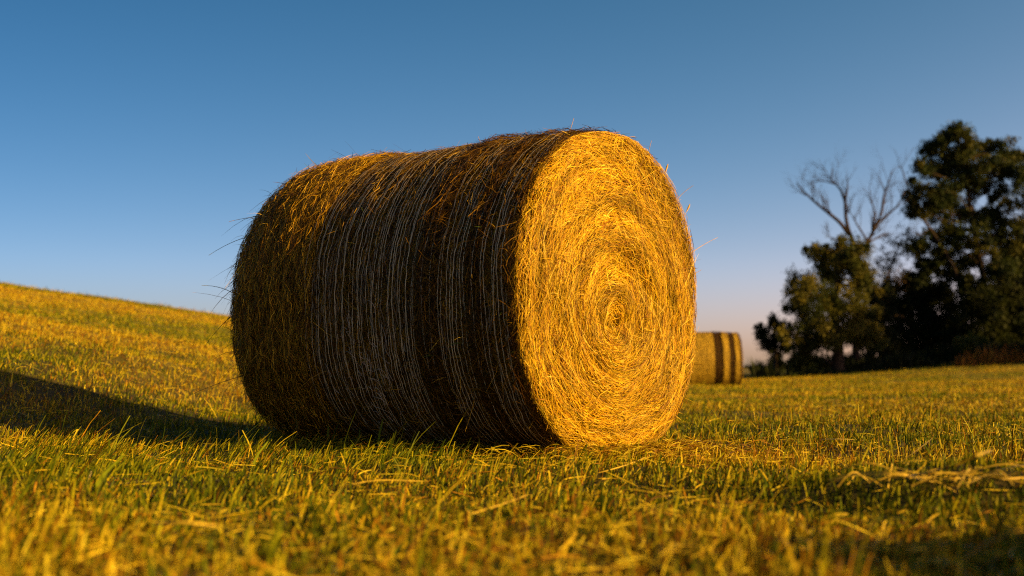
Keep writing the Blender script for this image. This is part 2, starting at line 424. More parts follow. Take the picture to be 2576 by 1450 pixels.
class Bale:
    def __init__(self, L, R, seed, detail=1.0):
        self.L, self.R, self.r, self.detail = L, R, np.random.default_rng(seed), detail
        self.bands = [(.04, .16), (.24, .36), (.47, 1.06)] if detail > .5 else [(.06, .18), (.31, .46), (.66, 1.69)]
        self.nz, self.nf, self.nr = Noise2(0.45, seed + 1), Noise2(0.30, seed + 2), Noise2(0.12, seed + 3)
        self.swirl = np.array([-0.075, -0.13])          # the windings sag: their centre lies below the middle
    def radius(self, s, phi):
        """s along the axis (+ is the end that faces the light), phi round it from the local y axis"""
        e = np.abs(s) - (self.L / 2 - 0.13)
        R = self.R - 0.012 * np.clip(e / 0.13, 0, 1) ** 1.7
        d = self.L / 2 - s                              # distance from the front end
        b = sstep((d - 1.06) / 0.12) * (1 - sstep((d - 1.45) / 0.24))
        ridge = np.sin(d * 2 * np.pi / 0.037 + 0.8 * np.sin(phi * 3)) * 0.5 + np.sin(d * 2 * np.pi / 0.085 + 2) * 0.5
        R = R + b * (0.014 + 0.012 * ridge) - (0.05 if self.detail > .5 else 0.01) * np.clip((d - 1.36) / .28, 0, 1) ** 2.5
        R = R - 0.014 * (1 - sstep((d - .22) / .2)) + 0.004 * np.exp(-((d - .42) / .05) ** 2)
        R = R + 0.004 * self.nz(s * 0.7, phi * 0.65) + 0.003 * self.nr(s, phi * 0.65)
        return R
    def sag(self, phi):
        """the roll has settled: its lower half is fuller than a circle"""
        c, s_ = np.abs(np.cos(phi)), np.abs(np.sin(phi))
        p = 2.0 + 0.45 * sstep(-np.sin(phi) / 0.35)
        return (c ** p + s_ ** p) ** (-1 / p)
    def side_pt(self, s, phi, off):
        R = self.radius(s, phi) + off
        sq = self.sag(phi)
        y, z = R * sq * np.cos(phi), R * sq * np.sin(phi)
        return np.stack([s, y, z * 1.010 + self.R * 0.987], -1)
    def face_x(self, rho, phi):
        x = self.L / 2 + 0.030 * (1 - rho ** 2) - 0.018 * np.clip((rho - 0.95) / 0.05, 0, 1) ** 2
        cx, cy = rho * np.cos(phi), rho * np.sin(phi)
        x = x - 0.035 * np.exp(-(rho / 0.10) ** 2)
        x = x + 0.012 * self.nf(rho * 1.2, phi * 0.16) + 0.0035 * np.sin(rho * 46 + phi * 1.0 + 2 * self.nz(cx, cy)) * (0.4 + rho * .6)
        return x
    def face_pt(self, rho, phi, off, end=1):
        R = (self.R - 0.014 - (0.06 if end < 0 and self.detail > .5 else 0) + 0.005 * self.nz(self.L / 2 * 0.7, phi * 0.65)) * (1 + (self.sag(phi) - 1) * rho)
        y = self.swirl[0] * (1 - rho) + rho * R * np.cos(phi)
        z = self.swirl[1] * (1 - rho) + rho * R * np.sin(phi)
        return np.stack([end * (self.face_x(rho, phi) + off), y, z * 1.010 + self.R * 0.987], -1)
    def core(self, parent):
        nphi, ns = 160, 90
        phi = np.linspace(0, 2 * np.pi, nphi, endpoint=False)
        s = np.linspace(-self.L / 2 + 0.02, self.L / 2 - 0.02, ns)
        S, PH = np.meshgrid(s, phi, indexing='ij')
        a = self.side_pt(S, PH, -0.016)
        rho = np.linspace(0.97, 0.0, 26)
        RH, PH2 = np.meshgrid(rho, phi, indexing='ij')
        fr = self.face_pt(RH, PH2, -0.036); bk = self.face_pt(RH[::-1], PH2, -0.036, -1)
        rings = np.concatenate([bk, a, fr], 0)
        m = rings.shape[0]
        i = np.arange(m - 1)[:, None] * nphi; j = np.arange(nphi)[None]; jn = (j + 1) % nphi
        q = np.stack([i + j, i + jn, i + nphi + jn, i + nphi + j], -1).reshape(-1, 4)
        return mesh_obj('bale_core', rings.reshape(-1, 3), q, M_CORE, parent)
    def face(self, n, end, parent, name='cut_end'):
        r = self.r; K = 5
        rho = np.sqrt(r.uniform(0.0008, 1.0, n)); phi = r.uniform(0, 2 * np.pi, n)
        L = r.gamma(3.0, 0.024, n) + 0.025
        stray = r.uniform(0, 1, n) < 0.0015
        L = np.where(stray, r.uniform(.12, .30, n), np.minimum(L, 0.05 + rho * 0.25))
        ang = r.normal(0.05, 0.25, n) + 0.22 * self.nf(rho * np.cos(phi) * .8, rho * np.sin(phi) * .8); wild = r.uniform(0, 1, n) < 0.07
        ang = np.where(wild, r.uniform(-1.4, 1.4, n), ang)
        ang = np.where(stray, r.normal(0, .7, n), ang)
        layer = np.where(stray, 1.1, r.uniform(0, 1, n) ** np.clip(2.2 + 1.2 * self.nr(rho * .55, phi * .10) + .7 * self.nf(rho * np.cos(phi), rho * np.sin(phi)), .9, 4))
        t = np.linspace(-0.5, 0.5, K)[None]
        cur = r.normal(0, 0.13, n)[:, None]
        a = ang[:, None] + cur * t * 2
        RH = rho[:, None] + L[:, None] * t * np.sin(a) / self.R
        PH = phi[:, None] + L[:, None] * t * np.cos(a) / np.maximum(rho[:, None] * self.R, 0.035)
        RH = np.abs(RH); over = np.maximum(RH - 1.0, 0); RH = np.minimum(RH, 1.0)
        lift = r.normal(0, 0.10, n)[:, None] * (L[:, None] * t) + np.where(wild, 0.006, 0)[:, None]
        off = -0.032 + 0.050 * layer[:, None] + lift - over * 0.3
        P = self.face_pt(RH, PH, off, end)
        tan = unit(P[:, -1] - P[:, 0]); nrm = np.array([[end, 0, 0]]) + r.normal(0, 0.5, (n, 3))
        side = unit(np.cross(tan, nrm))
        wid = r.uniform(0.0008, 0.0021, n)
        W = wid[:, None] * np.array([[0.6, 1, 1, 1, 0.5]])
        ci = HAY_FACE[r.choice(len(HAY_FACE), n, p=HAY_FACE_P)]
        tone = 1 + 0.30 * self.nf(rho * 2.2, phi * 0.1) + 0.12 * self.nr(rho * .5, phi * .1)
        ci = ci * (tone * r.uniform(0.78, 1.15, n))[:, None]
        # deeper windings tinted darker and browner, standing in for shade in the gaps
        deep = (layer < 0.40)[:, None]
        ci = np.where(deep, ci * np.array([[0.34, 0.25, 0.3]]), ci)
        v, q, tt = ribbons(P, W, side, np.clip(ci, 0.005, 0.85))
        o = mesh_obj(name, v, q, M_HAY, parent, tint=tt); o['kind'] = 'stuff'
        return o
    def side(self, n, parent, name='rolled_hay'):
        r = self.r; K = 4
        s = r.uniform(-self.L / 2 + 0.01, self.L / 2 - 0.01, n); phi = r.uniform(0, 2 * np.pi, n)
        d = self.L / 2 - s
        netted = sum((d > a_) & (d < b_) for a_, b_ in self.bands) > 0
        grooved = d > (1.06 if self.detail > .5 else 9)
        L = r.gamma(3.0, 0.022, n) + 0.02
        spread = np.where(grooved, 0.36, np.where(netted, 0.75, 1.0))
        ang = r.normal(0, 1, n) * spread
        t = np.linspace(-0.5, 0.5, K)[None]
        cur = r.normal(0, 0.35, n)[:, None]
        a = ang[:, None] + cur * t * 2
        S = np.clip(s[:, None] + L[:, None] * t * np.sin(a), -self.L / 2, self.L / 2)
        PH = phi[:, None] + L[:, None] * t * np.cos(a) / self.R
        layer = r.uniform(0, 1, n)
        loose = np.where(netted, 0.014, 0.028)
        off = -0.014 + layer[:, None] * (0.012 + loose[:, None]) + r.normal(0, 0.09, n)[:, None] * L[:, None] * t * np.where(netted, 1.0, 1.8)[:, None]
        P = self.side_pt(S, PH, off)
        cen = np.stack([np.zeros(n), np.cos(phi), np.sin(phi)], -1)
        tan = unit(P[:, -1] - P[:, 0]); side = unit(np.cross(tan, cen + r.normal(0, 0.5, (n, 3))))
        wid = r.uniform(0.0011, 0.0028, n)
        W = wid[:, None] * np.array([[0.6, 1, 1, 0.5]])
        ci = HAY_SIDE[r.choice(len(HAY_SIDE), n, p=HAY_SIDE_P)] * r.uniform(0.7, 1.2, (n, 1))
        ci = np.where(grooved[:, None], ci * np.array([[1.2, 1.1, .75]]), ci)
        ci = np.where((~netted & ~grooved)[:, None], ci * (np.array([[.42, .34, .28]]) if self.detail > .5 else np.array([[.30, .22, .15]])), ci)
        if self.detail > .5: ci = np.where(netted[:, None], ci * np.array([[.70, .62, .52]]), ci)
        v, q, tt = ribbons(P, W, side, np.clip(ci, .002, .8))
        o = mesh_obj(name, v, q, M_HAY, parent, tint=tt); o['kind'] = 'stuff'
        return o
    def net(self, parent, width=0.0028, thick=1):
        """net wrap: strings run round the roll in bundles, with short cross threads tying neighbours together"""
        r = self.r; G = []
        ds = np.concatenate([np.linspace(.050, .150, 7), np.linspace(.245, .355, 8), np.linspace(.475, .70, 14), np.linspace(.715, 1.05, 17)])
        ds = ds + r.normal(0, 0.0045, len(ds))
        ds = np.concatenate([ds, [.40, .435, .20, 1.09]])
        if self.detail < .5: ds = np.concatenate([np.arange(a_ + .01, b_, .011) for a_, b_ in self.bands])
        if thick > 1: ds = np.repeat(ds, 1)
        K = 240
        ph = np.linspace(0, 2 * np.pi, K)
        for d in ds:
            k = r.integers(1, 7, 6); a = r.normal(0, 0.0008, 6); p0 = r.uniform(0, 6.28, 6)
            wob = sum(a[i] * np.sin(k[i] * ph + p0[i]) for i in range(6)) + 0.0012 * np.sin(ph * 90 + r.uniform(0, 6))
            P = self.side_pt(self.L / 2 - d + wob, ph, 0.011 + 0.005 * np.sin(ph * r.integers(3, 9) + r.uniform(0, 6)) + r.uniform(-.003, .005))
            c = np.array([[.64, .48, .25]]) if self.detail > .5 else np.array([[.42, .26, .022]]) * r.uniform(0.75, 1.1)
            G.append(ribbons(P[None], np.full((1, K), width) * r.uniform(.7, 1.15), np.array([[1., 0, 0]]), c))
        if self.detail > 0.5:
            for d in np.arange(1.09, 1.60, .031):          # strings sunk in the hay towards the far end
                P = self.side_pt(self.L / 2 - d + .0012 * np.sin(ph * 5 + d * 90), ph, 0.008 + 0.004 * np.sin(ph * 7 + d * 50))
                G.append(ribbons(P[None], np.full((1, K), .0022), np.array([[1., 0, 0]]), np.array([[.20, .14, .03]])))
            n = 1500                                       # cross threads
            d = np.where(r.uniform(0, 1, n) < .7, r.uniform(.48, 1.05, n), np.where(r.uniform(0, 1, n) < .5, r.uniform(.05, .15, n), r.uniform(.245, .355, n)))
            p0 = r.uniform(0, 6.28, n); t = np.linspace(0, 1, 4)[None]
            S = self.L / 2 - d[:, None] + (r.choice([-1, 1], n) * r.uniform(.01, .03, n))[:, None] * t
            PH = p0[:, None] + (r.uniform(.03, .14, n) / self.R)[:, None] * t
            P = self.side_pt(S, PH, 0.013)
            G.append(ribbons(P, np.full((n, 4), 0.0011), np.tile([[1., 0, 0]], (n, 1)), np.tile([[.36, .28, .18]], (n, 1)) * r.uniform(.7, 1, (n, 1))))
            m = 26                                         # frayed, tangled ends of string low on the side
            P0 = np.stack([r.normal(self.L / 2 - .78, .10, m), r.normal(math.pi * 1.12, .14, m)], -1)
            t = np.linspace(0, 1, 12)[None]
            k1 = r.normal(0, 1, (m, 1)); k2 = r.uniform(6, 14, (m, 1)); k3 = r.uniform(0, 6, (m, 1))
            S = P0[:, :1] + 0.05 * k1 * t + 0.018 * np.sin(k2 * t + k3)
            PH = P0[:, 1:] + r.uniform(.05, .32, (m, 1)) * t + 0.02 * np.sin(k2 * t * 1.3 + k3 * 2)
            P = self.side_pt(S, PH, 0.018 + 0.006 * np.sin(t * 9 + k3))
            G.append(ribbons(P, np.full((m, 12), 0.0018), np.tile([[.8, 0, .6]], (m, 1)), np.tile([[.45, .36, .25]], (m, 1))))
        v, q, tt = join_geo(G)
        return mesh_obj('net_wrap', v, q, M_NET, parent, tint=tt)
    def fringe(self, n, parent, where, name='loose_fringe', length=(.012, .05)):
        """wisps that stand off the roll: 'front' and 'back' rims or the 'side'"""
        r = self.r; K = 5
        phi = r.uniform(0, 2 * np.pi, n)
        if where == 'front':
            s = self.L / 2 - np.abs(r.normal(0, .03, n)) - .01; ax = r.normal(0.25, .6, n)
        elif where == 'back':
            s = -self.L / 2 + np.abs(r.normal(0, .14, n)) + .01; ax = r.normal(-.35, .5, n)
        else:
            s = r.uniform(-self.L / 2, self.L / 2, n); ax = r.normal(0, .6, n)
        L = r.uniform(*length, n) * r.choice([1, 1, 1, 1.8], n)
        rad = np.abs(r.normal(.28, .28, n)); tg = r.normal(0, 1, n)
        nrm = np.stack([np.zeros(n), np.cos(phi), np.sin(phi)], -1); tn = np.stack([np.zeros(n), -np.sin(phi), np.cos(phi)], -1)
        d = unit(nrm * rad[:, None] + tn * tg[:, None] + np.array([[1., 0, 0]]) * ax[:, None])
        P0 = self.side_pt(s, phi, -0.004)
        t = np.linspace(0, 1, K)[None, :, None]
        b = unit(r.normal(0, 1, (n, 3)))[:, None] * (r.normal(0, .35, n) * L)[:, None, None]
        P = P0[:, None] + d[:, None] * t * L[:, None, None] + b * t * t
        P[..., 2] -= ((0.6 if where == 'back' else 0.25) * L[:, None] * (np.linspace(0, 1, K)[None] ** 2))
        W = r.uniform(.0013, .003, n)[:, None] * np.array([[1, 1, 1, .8, .3]])
        ci = (HAY_SIDE if where != 'front' else HAY_FACE)[r.integers(0, 6, n)] * r.uniform(.8, 1.2, (n, 1))
        ci = np.where(r.uniform(0, 1, (n, 1)) < .12, np.array([[.05, .08, .012]]), ci)
        v, q, tt = ribbons(P, W, unit(np.cross(d, r.normal(0, 1, (n, 3)))), ci)
        o = mesh_obj(name, v, q, M_HAY, parent, tint=tt); o['kind'] = 'stuff'
        return o

bale = empty('hay_bale', (BALE_C[0], BALE_C[1], 0.0), math.atan2(BALE_N[1], BALE_N[0]))
tag(bale, 'big round hay bale in the foreground with its golden spiral end turned to the sun', 'hay bale', 'round hay bales on the meadow')
B = Bale(BALE_L, BALE_R, 31)
B.core(bale); B.face(135000, 1, bale); B.face(9000, -1, bale)
B.side(120000, bale); B.net(bale)
B.fringe(800, bale, 'front', length=(.01, .04)); B.fringe(3400, bale, 'back', length=(.02, .085)); B.fringe(2600, bale, 'side', length=(.015, .06))

# single stalks that stand well clear of the roll: (phi in degrees, distance from the front end, length, outward, along the rim, along the axis, seed head)
bpy.context.view_layer.update()
def stalk(phi, d, L, rad, tg, ax, head=False, dark=False):
    ph = math.radians(phi)
    P0 = B.side_pt(np.array(B.L / 2 - d), np.array(ph), np.array(-.01))
    nrm = np.array([0, math.cos(ph), math.sin(ph)]); tn = np.array([0, -math.sin(ph), math.cos(ph)])
    dr = unit(nrm * rad + tn * tg + np.array([1., 0, 0]) * ax)
    t = np.linspace(0, 1, 8)[:, None]
    side = unit(np.cross(dr, rng.normal(0, 1, 3)))
    P = P0 + dr * L * t + side * 0.35 * L * t * t * rng.uniform(-1, 1) - np.array([0, 0, 1.]) * 0.30 * L * t * t * (0.2 + abs(rad) * .8 if phi > 110 else .35)
    rd = np.linspace(.0016, .0008, 8)
    if head: rd = np.array([.0014, .0013, .0012, .0011, .0010, .0036, .0042, .0012])
    v, q, tt = tube(P, rd, 5)
    c = np.array([.10, .10, .02]) if dark else np.array([.42, .25, .06])
    mesh_obj('loose_stalk', v, q, M_HAY, bale, tint=np.tile(c, (len(v), 1)))
for a in [(38, .03, .16, 1, .45, .1, False), (30, .03, .21, 1, .35, .15, True), (17, .03, .25, 1, .3, .25, False), (21, .05, .12, 1, .6, .2, True),
          (50, .02, .12, 1, .5, .1, True), (86, .03, .12, .5, -1, .3, False), (95, .2, .10, 1, -.5, .2, False), (62, .03, .12, .7, .6, .2, False),
          (-28, .04, .10, 1, .8, .2, True), (8, .03, .10, 1, .5, .2, False), (100, .6, .09, .8, .8, .4, False), (104, .95, .09, .7, 1, -.4, False),
          (150, 1.62, .20, 1, 1, -.3, False, True), (178, 1.6, .19, 1, -.5, -.2, False, True), (185, 1.63, .16, 1, .7, -.5, False, True),
          (212, 1.64, .22, 1, -.3, -.4, False, True), (140, 1.6, .15, .9, 1, -.5, False)]:
    stalk(*a)

# far bale
fb = empty('hay_bale', (4.62, 27.6, float(terrain(4.62, 27.6)) - 0.06), math.radians(-2))
tag(fb, 'distant blurred round hay bale seen side on, partly hidden behind the big bale', 'hay bale', 'round hay bales on the meadow')
FBL = Bale(1.69, 0.67, 77, detail=0.3)
_net_side = FBL.core(fb); FBL.face(5000, 1, fb); FBL.face(5000, -1, fb); FBL.side(40000, fb)
FBL.net(fb, width=0.0085); FBL.fringe(150, fb, 'side')

# ------------------------------------------------------------------ straws and stalks that stand out in the field
def strip_obj(name, ctrl, width, color, label, cat, group=None, strands=1, spread=.02, parent=None):
    G = []
    for k in range(strands):
        c = np.asarray(ctrl, float) + (rng.normal(0, spread, (1, 3)) * np.array([1, 1, .35]) + rng.normal(0, spread * .5, (len(ctrl), 3)) * np.array([1, 1, .4])) * (k > 0)
        P = spline(c, 14)[None]
        T = unit(P[0, -1] - P[0, 0]); sd = unit(np.cross(T, np.array([0.1, -.5, .6]) + rng.normal(0, .25, 3)))[None]
        W = width * rng.uniform(.75, 1.1) * np.clip(np.sin(np.linspace(.25, 2.95, 14)) * 1.6, .25, 1)[None]
        G.append(ribbons(P, W, sd, np.array([color]) * rng.uniform(.85, 1.1)))
    v, q, tt = join_geo(G)
    o = mesh_obj(name, v, q, M_HAY, parent, tint=tt)
    return tag(o, label, cat, group)

def on_grass(px, py, up):
    """point of the field that shows at (px, py), lifted `up` above the soil"""
    Y = 6.0
    for _ in range(40):
        p = at(px, py, Y); err = p[2] - (float(terrain(p[0], p[1])) + up)
        Y = Y + err / max(0.05, (py - 940) / F) * 0.7
        Y = min(max(Y, .8), 30)
    return at(px, py, Y)

STR = (.42, .28, .025)
def G_(pts, up): return [on_grass(x, y, u) for (x, y), u in zip(pts, up)]
wisp = empty('straw_wisp', on_grass(2300, 1200, .03))
tag(wisp, 'tangled wisp of long dry straw arching over the grass at the right edge', 'straw', 'straws lying on the field')
bpy.context.view_layer.update()
G = []
for k, (pts, up, wd) in enumerate([
        ([(2055, 1228), (2105, 1200), (2170, 1186), (2260, 1190), (2330, 1202)], [.03, .07, .09, .08, .05], .008),
        ([(2075, 1215), (2140, 1194), (2230, 1192), (2350, 1198), (2440, 1192)], [.05, .075, .08, .06, .06], .006),
        ([(2240, 1200), (2330, 1186), (2430, 1190), (2520, 1176), (2590, 1160)], [.05, .08, .07, .09, .1], .007),
        ([(2300, 1215), (2390, 1200), (2470, 1205), (2576, 1180)], [.04, .06, .05, .09], .005),
        ([(2180, 1212), (2260, 1196), (2350, 1212), (2420, 1222)], [.04, .07, .05, .02], .005),
        ([(2420, 1215), (2480, 1190), (2540, 1196), (2600, 1205)], [.03, .08, .07, .05], .006)]):
    P = spline(G_(pts, up), 16)[None] - np.array(wisp.location)
    sd = unit(np.cross(unit(P[0, -1] - P[0, 0]), np.array([.1, -.6, .5]) + rng.normal(0, .3, 3)))[None]
    G.append(ribbons(P, wd * .75 * np.clip(np.sin(np.linspace(.25, 2.9, 16)) * 1.5, .3, 1)[None], sd, np.array([STR]) * rng.uniform(.8, 1.15)))
for k in range(26):
    c0 = on_grass(rng.uniform(2090, 2600), rng.normal(1205, 11), rng.uniform(.03, .08)) - np.array(wisp.location)
    a = rng.normal(.1, .5); L = rng.uniform(.06, .2)
    dv = np.array([math.cos(a), math.sin(a), rng.normal(0, .15)]) * L
    P = spline([c0 - dv / 2, c0 + np.array([0, 0, rng.uniform(.0, .04)]), c0 + dv / 2 + rng.normal(0, .012, 3)], 12)[None]
    sd = unit(np.cross(unit(dv), np.array([.1, -.6, .5]) + rng.normal(0, .4, 3)))[None]
    G.append(ribbons(P, np.full((1, 12), rng.uniform(.002, .005)), sd, np.array([STR]) * rng.uniform(.6, 1.15)))
v, q, tt = join_geo(G)
mesh_obj('dry_stems', v, q, M_HAY, wisp, tint=tt)
strip_obj('straw', G_([(2385, 1174), (2440, 1148), (2486, 1130)], [.06, .09, .11]), 0.008, (.44, .30, .025), 'broad yellow straw tilted upward behind the arched wisp', 'straw', 'straws lying on the field')
strip_obj('straw', G_([(2060, 1104), (2100, 1103), (2145, 1105)], [.06, .065, .06]), .006, (.55, .42, .08), 'short pale straw lying level on green grass at right', 'straw', 'straws lying on the field')
strip_obj('straw', G_([(2250, 1165), (2300, 1130), (2340, 1100)], [.04, .07, .09]), .005, STR, 'thin straw slanting up to the right above the arched wisp', 'straw', 'straws lying on the field')
strip_obj('straw', G_([(1245, 1262), (1330, 1242), (1420, 1215), (1500, 1190)], [.02, .025, .03, .02]), .0035, STR, 'long straw lying in line below the lit end of the bale', 'straw', 'straws lying on the field')
strip_obj('straw', G_([(1500, 1188), (1580, 1165), (1650, 1135), (1715, 1102)], [.02, .025, .025, .02]), .0035, STR, 'long straw running toward the right foot of the bale', 'straw', 'straws lying on the field')
strip_obj('straw', G_([(890, 1215), (960, 1205), (1080, 1208)], [.05, .055, .05]), .005, STR, 'yellow straw lying flat in the stubble left of the middle', 'straw', 'straws lying on the field')
strip_obj('straw', G_([(400, 1312), (470, 1308), (560, 1318)], [.05, .06, .05]), .006, STR, 'blurred yellow straw lying across the near left grass', 'straw', 'straws lying on the field')
strip_obj('straw', G_([(1180, 1290), (1270, 1262), (1330, 1240)], [.03, .035, .04]), .005, STR, 'straw pointing up to the right at bottom centre', 'straw', 'straws lying on the field')
strip_obj('straw', G_([(2380, 1432), (2440, 1375), (2520, 1335), (2576, 1325)], [.03, .07, .09, .09]), .005, (.30, .18, .02), 'bent brown straw arching in the shade at the bottom right corner', 'straw', 'straws lying on the field')

def stem(px, py, h, lean, width, color, label, name='grass_stalk', cat='grass stalk', up=0.0):
    p = on_grass(px, py, up); p[2] = float(terrain(p[0], p[1])) - .005
    c = [p, p + np.array([lean * .3, .0, h * .5]), p + np.array([lean, .01, h])]
    P = spline(c, 10)[None]
    W = width * np.array([1, 1, 1, 1, 1, .95, .9, .85, .7, .35])[None]
    v, q, tt = ribbons(P, W, np.array([[.9, .35, 0.]]), np.array([color]))
    o = mesh_obj(name, v, q, M_GRASS, tint=tt)
    return tag(o, label, cat, 'single blades and stalks standing above the grass')
GR, YL = (.09, .13, .006), (.33, .23, .02)
stem(318, 1092, .13, .03, .004, YL, 'tall thin yellow stalk standing before the shadow on the left')
stem(418, 1098, .17, .02, .003, YL, 'tallest thin straw coloured stalk in front of the dark bale shadow')
stem(385, 1100, .14, .03, .006, GR, 'broad green blade in front of the left bale shadow')
stem(468, 1102, .17, .004, .005, GR, 'tall upright green blade beside the left foot of the bale')
stem(828, 1128, .11, .0, .009, GR, 'wide upright green blade before the dark side of the bale')
stem(905, 1130, .10, .005, .008, GR, 'twin green blade just right of the wide upright blade')
stem(952, 1138, .14, .02, .008, (.10, .15, .006), 'tallest green blade standing before the dark side of the bale')
stem(228, 1225, .05, .008, .008, (.6, .43, .25), 'pale curled dry leaf standing upright in the near left grass', 'dry_leaf', 'dry leaf')
stem(240, 1255, .12, .08, .011, (.16, .19, .008), 'broad light green blade leaning right in the near left grass')
stem(640, 1180, .10, .05, .009, (.16, .19, .008), 'broad light green blade leaning right below the bale')
stem(2040, 1125, .11, -.01, .007, GR, 'upright green blade near the short pale straw at right')
stem(2105, 1010, .22, .02, .004, GR, 'tall thin green stalk on the right meadow in front of the trees')

# ------------------------------------------------------------------ trees
def leaf_cloud(cl, n_per, r, size, tint, jag=0.33, droop=0.0):
    """cl: list of (centre, radius); many small leaves round twig ends spread through each clump's volume"""
    P, T = [], []
    hubs = []
    for c, R in cl:
        k = max(8, int(24 * (R / 0.9) ** 1.4))
        d = unit(r.normal(0, 1, (k, 3))) * (R * r.uniform(0.10, 1.35, (k, 1)) ** 0.7)
        d[:, 2] *= 0.9
        hub = c + d; hubs.append(hub)
        m = max(6, int(n_per * 3.8 * R ** 1.6 / k))
        sp = R * jag * r.uniform(.35, 1.3, (k, 1, 1))
        o = r.normal(0, 1, (k, m, 3)) * sp * np.array([.85, .85, .75])
        o[..., 2] -= droop * np.abs(r.normal(0, 1, (k, m))) * R
        tone = r.choice(len(tint), (k,), p=None)
        P.append((hub[:, None] + o).reshape(-1, 3))
        T.append((tint[tone][:, None] * r.uniform(.7, 1.3, (k, m, 1))).reshape(-1, 3))
    P = np.concatenate(P); T = np.concatenate(T); n = len(P)
    L = size * r.uniform(.6, 1.4, (n, 1)); a = unit(r.normal(0, 1, (n, 3)) + np.array([0, 0, -.5 * (1 + 4 * droop)]))
    b = unit(np.cross(a, r.normal(0, 1, (n, 3))))
    w_ = L * r.uniform(.3, .5, (n, 1))
    v = np.stack([P - a * L * .5, P + b * w_ * .5 + a * L * .05, P + a * L * .5, P - b * w_ * .5 + a * L * .05], 1).reshape(-1, 3)
    q = np.arange(n * 4).reshape(-1, 4)
    return v, q, np.repeat(T, 4, 0), hubs

def limbs_to(base_pts, base_rad, targets, r, rad=.07):
    """branches from the nearest lower point of the trunk line to each target"""
    G = []
    for c in targets:
        low = np.where(base_pts[:, 2] < c[2] - .15)[0]
        if len(low) == 0: low = np.array([0])
        dd = np.linalg.norm(base_pts[low] - c, axis=1) + .4 * (c[2] - base_pts[low][:, 2])
        i = low[np.argmin(dd)]
        a = base_pts[i]; mid = a + (c - a) * .5 + r.normal(0, .12, 3) * np.linalg.norm(c - a) * .6 + np.array([0, 0, .06]) * np.linalg.norm(c - a)
        G.append(tube(spline([a, mid, c], 9), np.linspace(min(rad, base_rad[i] * .6), rad * .2, 9), 5))
    return G

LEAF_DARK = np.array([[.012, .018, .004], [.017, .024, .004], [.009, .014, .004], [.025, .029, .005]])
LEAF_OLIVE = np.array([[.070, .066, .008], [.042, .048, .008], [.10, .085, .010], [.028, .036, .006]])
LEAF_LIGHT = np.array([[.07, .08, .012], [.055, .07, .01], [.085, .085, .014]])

def leafy_tree(name, label, cat, Y, trunk, r0, clumps, tint, seed, n_per=900, size=.13, droop=0.0, group='trees at the edge of the field', depth=.5, jag=.33, twig=True):
    """trunk: list of (px, py, dy); clumps: list of (px, py, radius in px[, dy])"""
    r = np.random.default_rng(seed)
    base = at(trunk[0][0], trunk[0][1], Y)
    base[2] = float(terrain(base[0], base[1])) - .05
    root = empty(name, base); tag(root, label, cat, group)
    tp = [base - base]
    for (px, py, dy) in trunk[1:]:
        tp.append(at(px, py, Y + dy) - base)
    tl = spline(tp, 26); tr = np.linspace(r0, r0 * .22, 26); tr[0] *= 1.35
    cl = []
    for c in clumps:
        R = c[2] / F * Y
        dy = c[3] if len(c) > 3 else r.normal(0, depth * 1.6)
        cl.append((at(c[0], c[1], Y + dy) - base, R))
    v, q, tt, hubs = leaf_cloud(cl, n_per, r, size, tint, jag, droop)
    crown = mesh_obj('crown', v, q, M_LEAF, root, tint=tt, smooth=False)
    G = [tube(tl, tr, 9)] + limbs_to(tl, tr, [c for c, R in cl], r, rad=r0 * .22)
    if twig:
        for (c, R), hb in zip(cl, hubs):
            for h in hb[:: 2]:
                G.append(tube(spline([c, (c + h) / 2 + r.normal(0, .08, 3) * R, h], 5), np.linspace(r0 * .09, r0 * .03, 5), 4))
    v, q, tt = join_geo(G)
    mesh_obj('trunk', v, q, M_BARK, root)
    return root

# small round tree at the left end of the grove
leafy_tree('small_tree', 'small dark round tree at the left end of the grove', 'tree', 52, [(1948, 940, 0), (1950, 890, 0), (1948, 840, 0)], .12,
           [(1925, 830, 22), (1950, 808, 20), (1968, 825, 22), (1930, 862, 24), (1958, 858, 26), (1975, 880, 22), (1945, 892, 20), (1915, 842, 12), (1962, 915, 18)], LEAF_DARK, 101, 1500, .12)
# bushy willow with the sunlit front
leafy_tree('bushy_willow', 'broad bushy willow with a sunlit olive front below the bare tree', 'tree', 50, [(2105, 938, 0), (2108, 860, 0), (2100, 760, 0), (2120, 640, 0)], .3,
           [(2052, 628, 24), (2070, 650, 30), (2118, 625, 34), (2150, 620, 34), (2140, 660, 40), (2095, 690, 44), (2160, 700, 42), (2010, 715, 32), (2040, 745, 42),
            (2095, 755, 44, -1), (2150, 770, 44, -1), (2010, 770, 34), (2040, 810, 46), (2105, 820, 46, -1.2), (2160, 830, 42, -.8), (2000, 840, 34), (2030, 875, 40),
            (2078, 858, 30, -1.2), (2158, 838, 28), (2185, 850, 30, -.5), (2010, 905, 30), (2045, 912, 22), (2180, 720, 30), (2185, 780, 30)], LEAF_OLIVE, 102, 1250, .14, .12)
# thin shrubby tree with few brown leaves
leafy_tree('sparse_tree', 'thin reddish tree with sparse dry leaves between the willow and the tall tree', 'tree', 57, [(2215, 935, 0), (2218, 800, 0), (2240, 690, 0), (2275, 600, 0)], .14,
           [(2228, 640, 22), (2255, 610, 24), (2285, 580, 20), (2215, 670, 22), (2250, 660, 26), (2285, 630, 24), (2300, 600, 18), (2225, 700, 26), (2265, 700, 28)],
           np.array([[.08, .045, .015], [.055, .04, .013], [.04, .035, .010]]), 103, 300, .11, jag=.4)
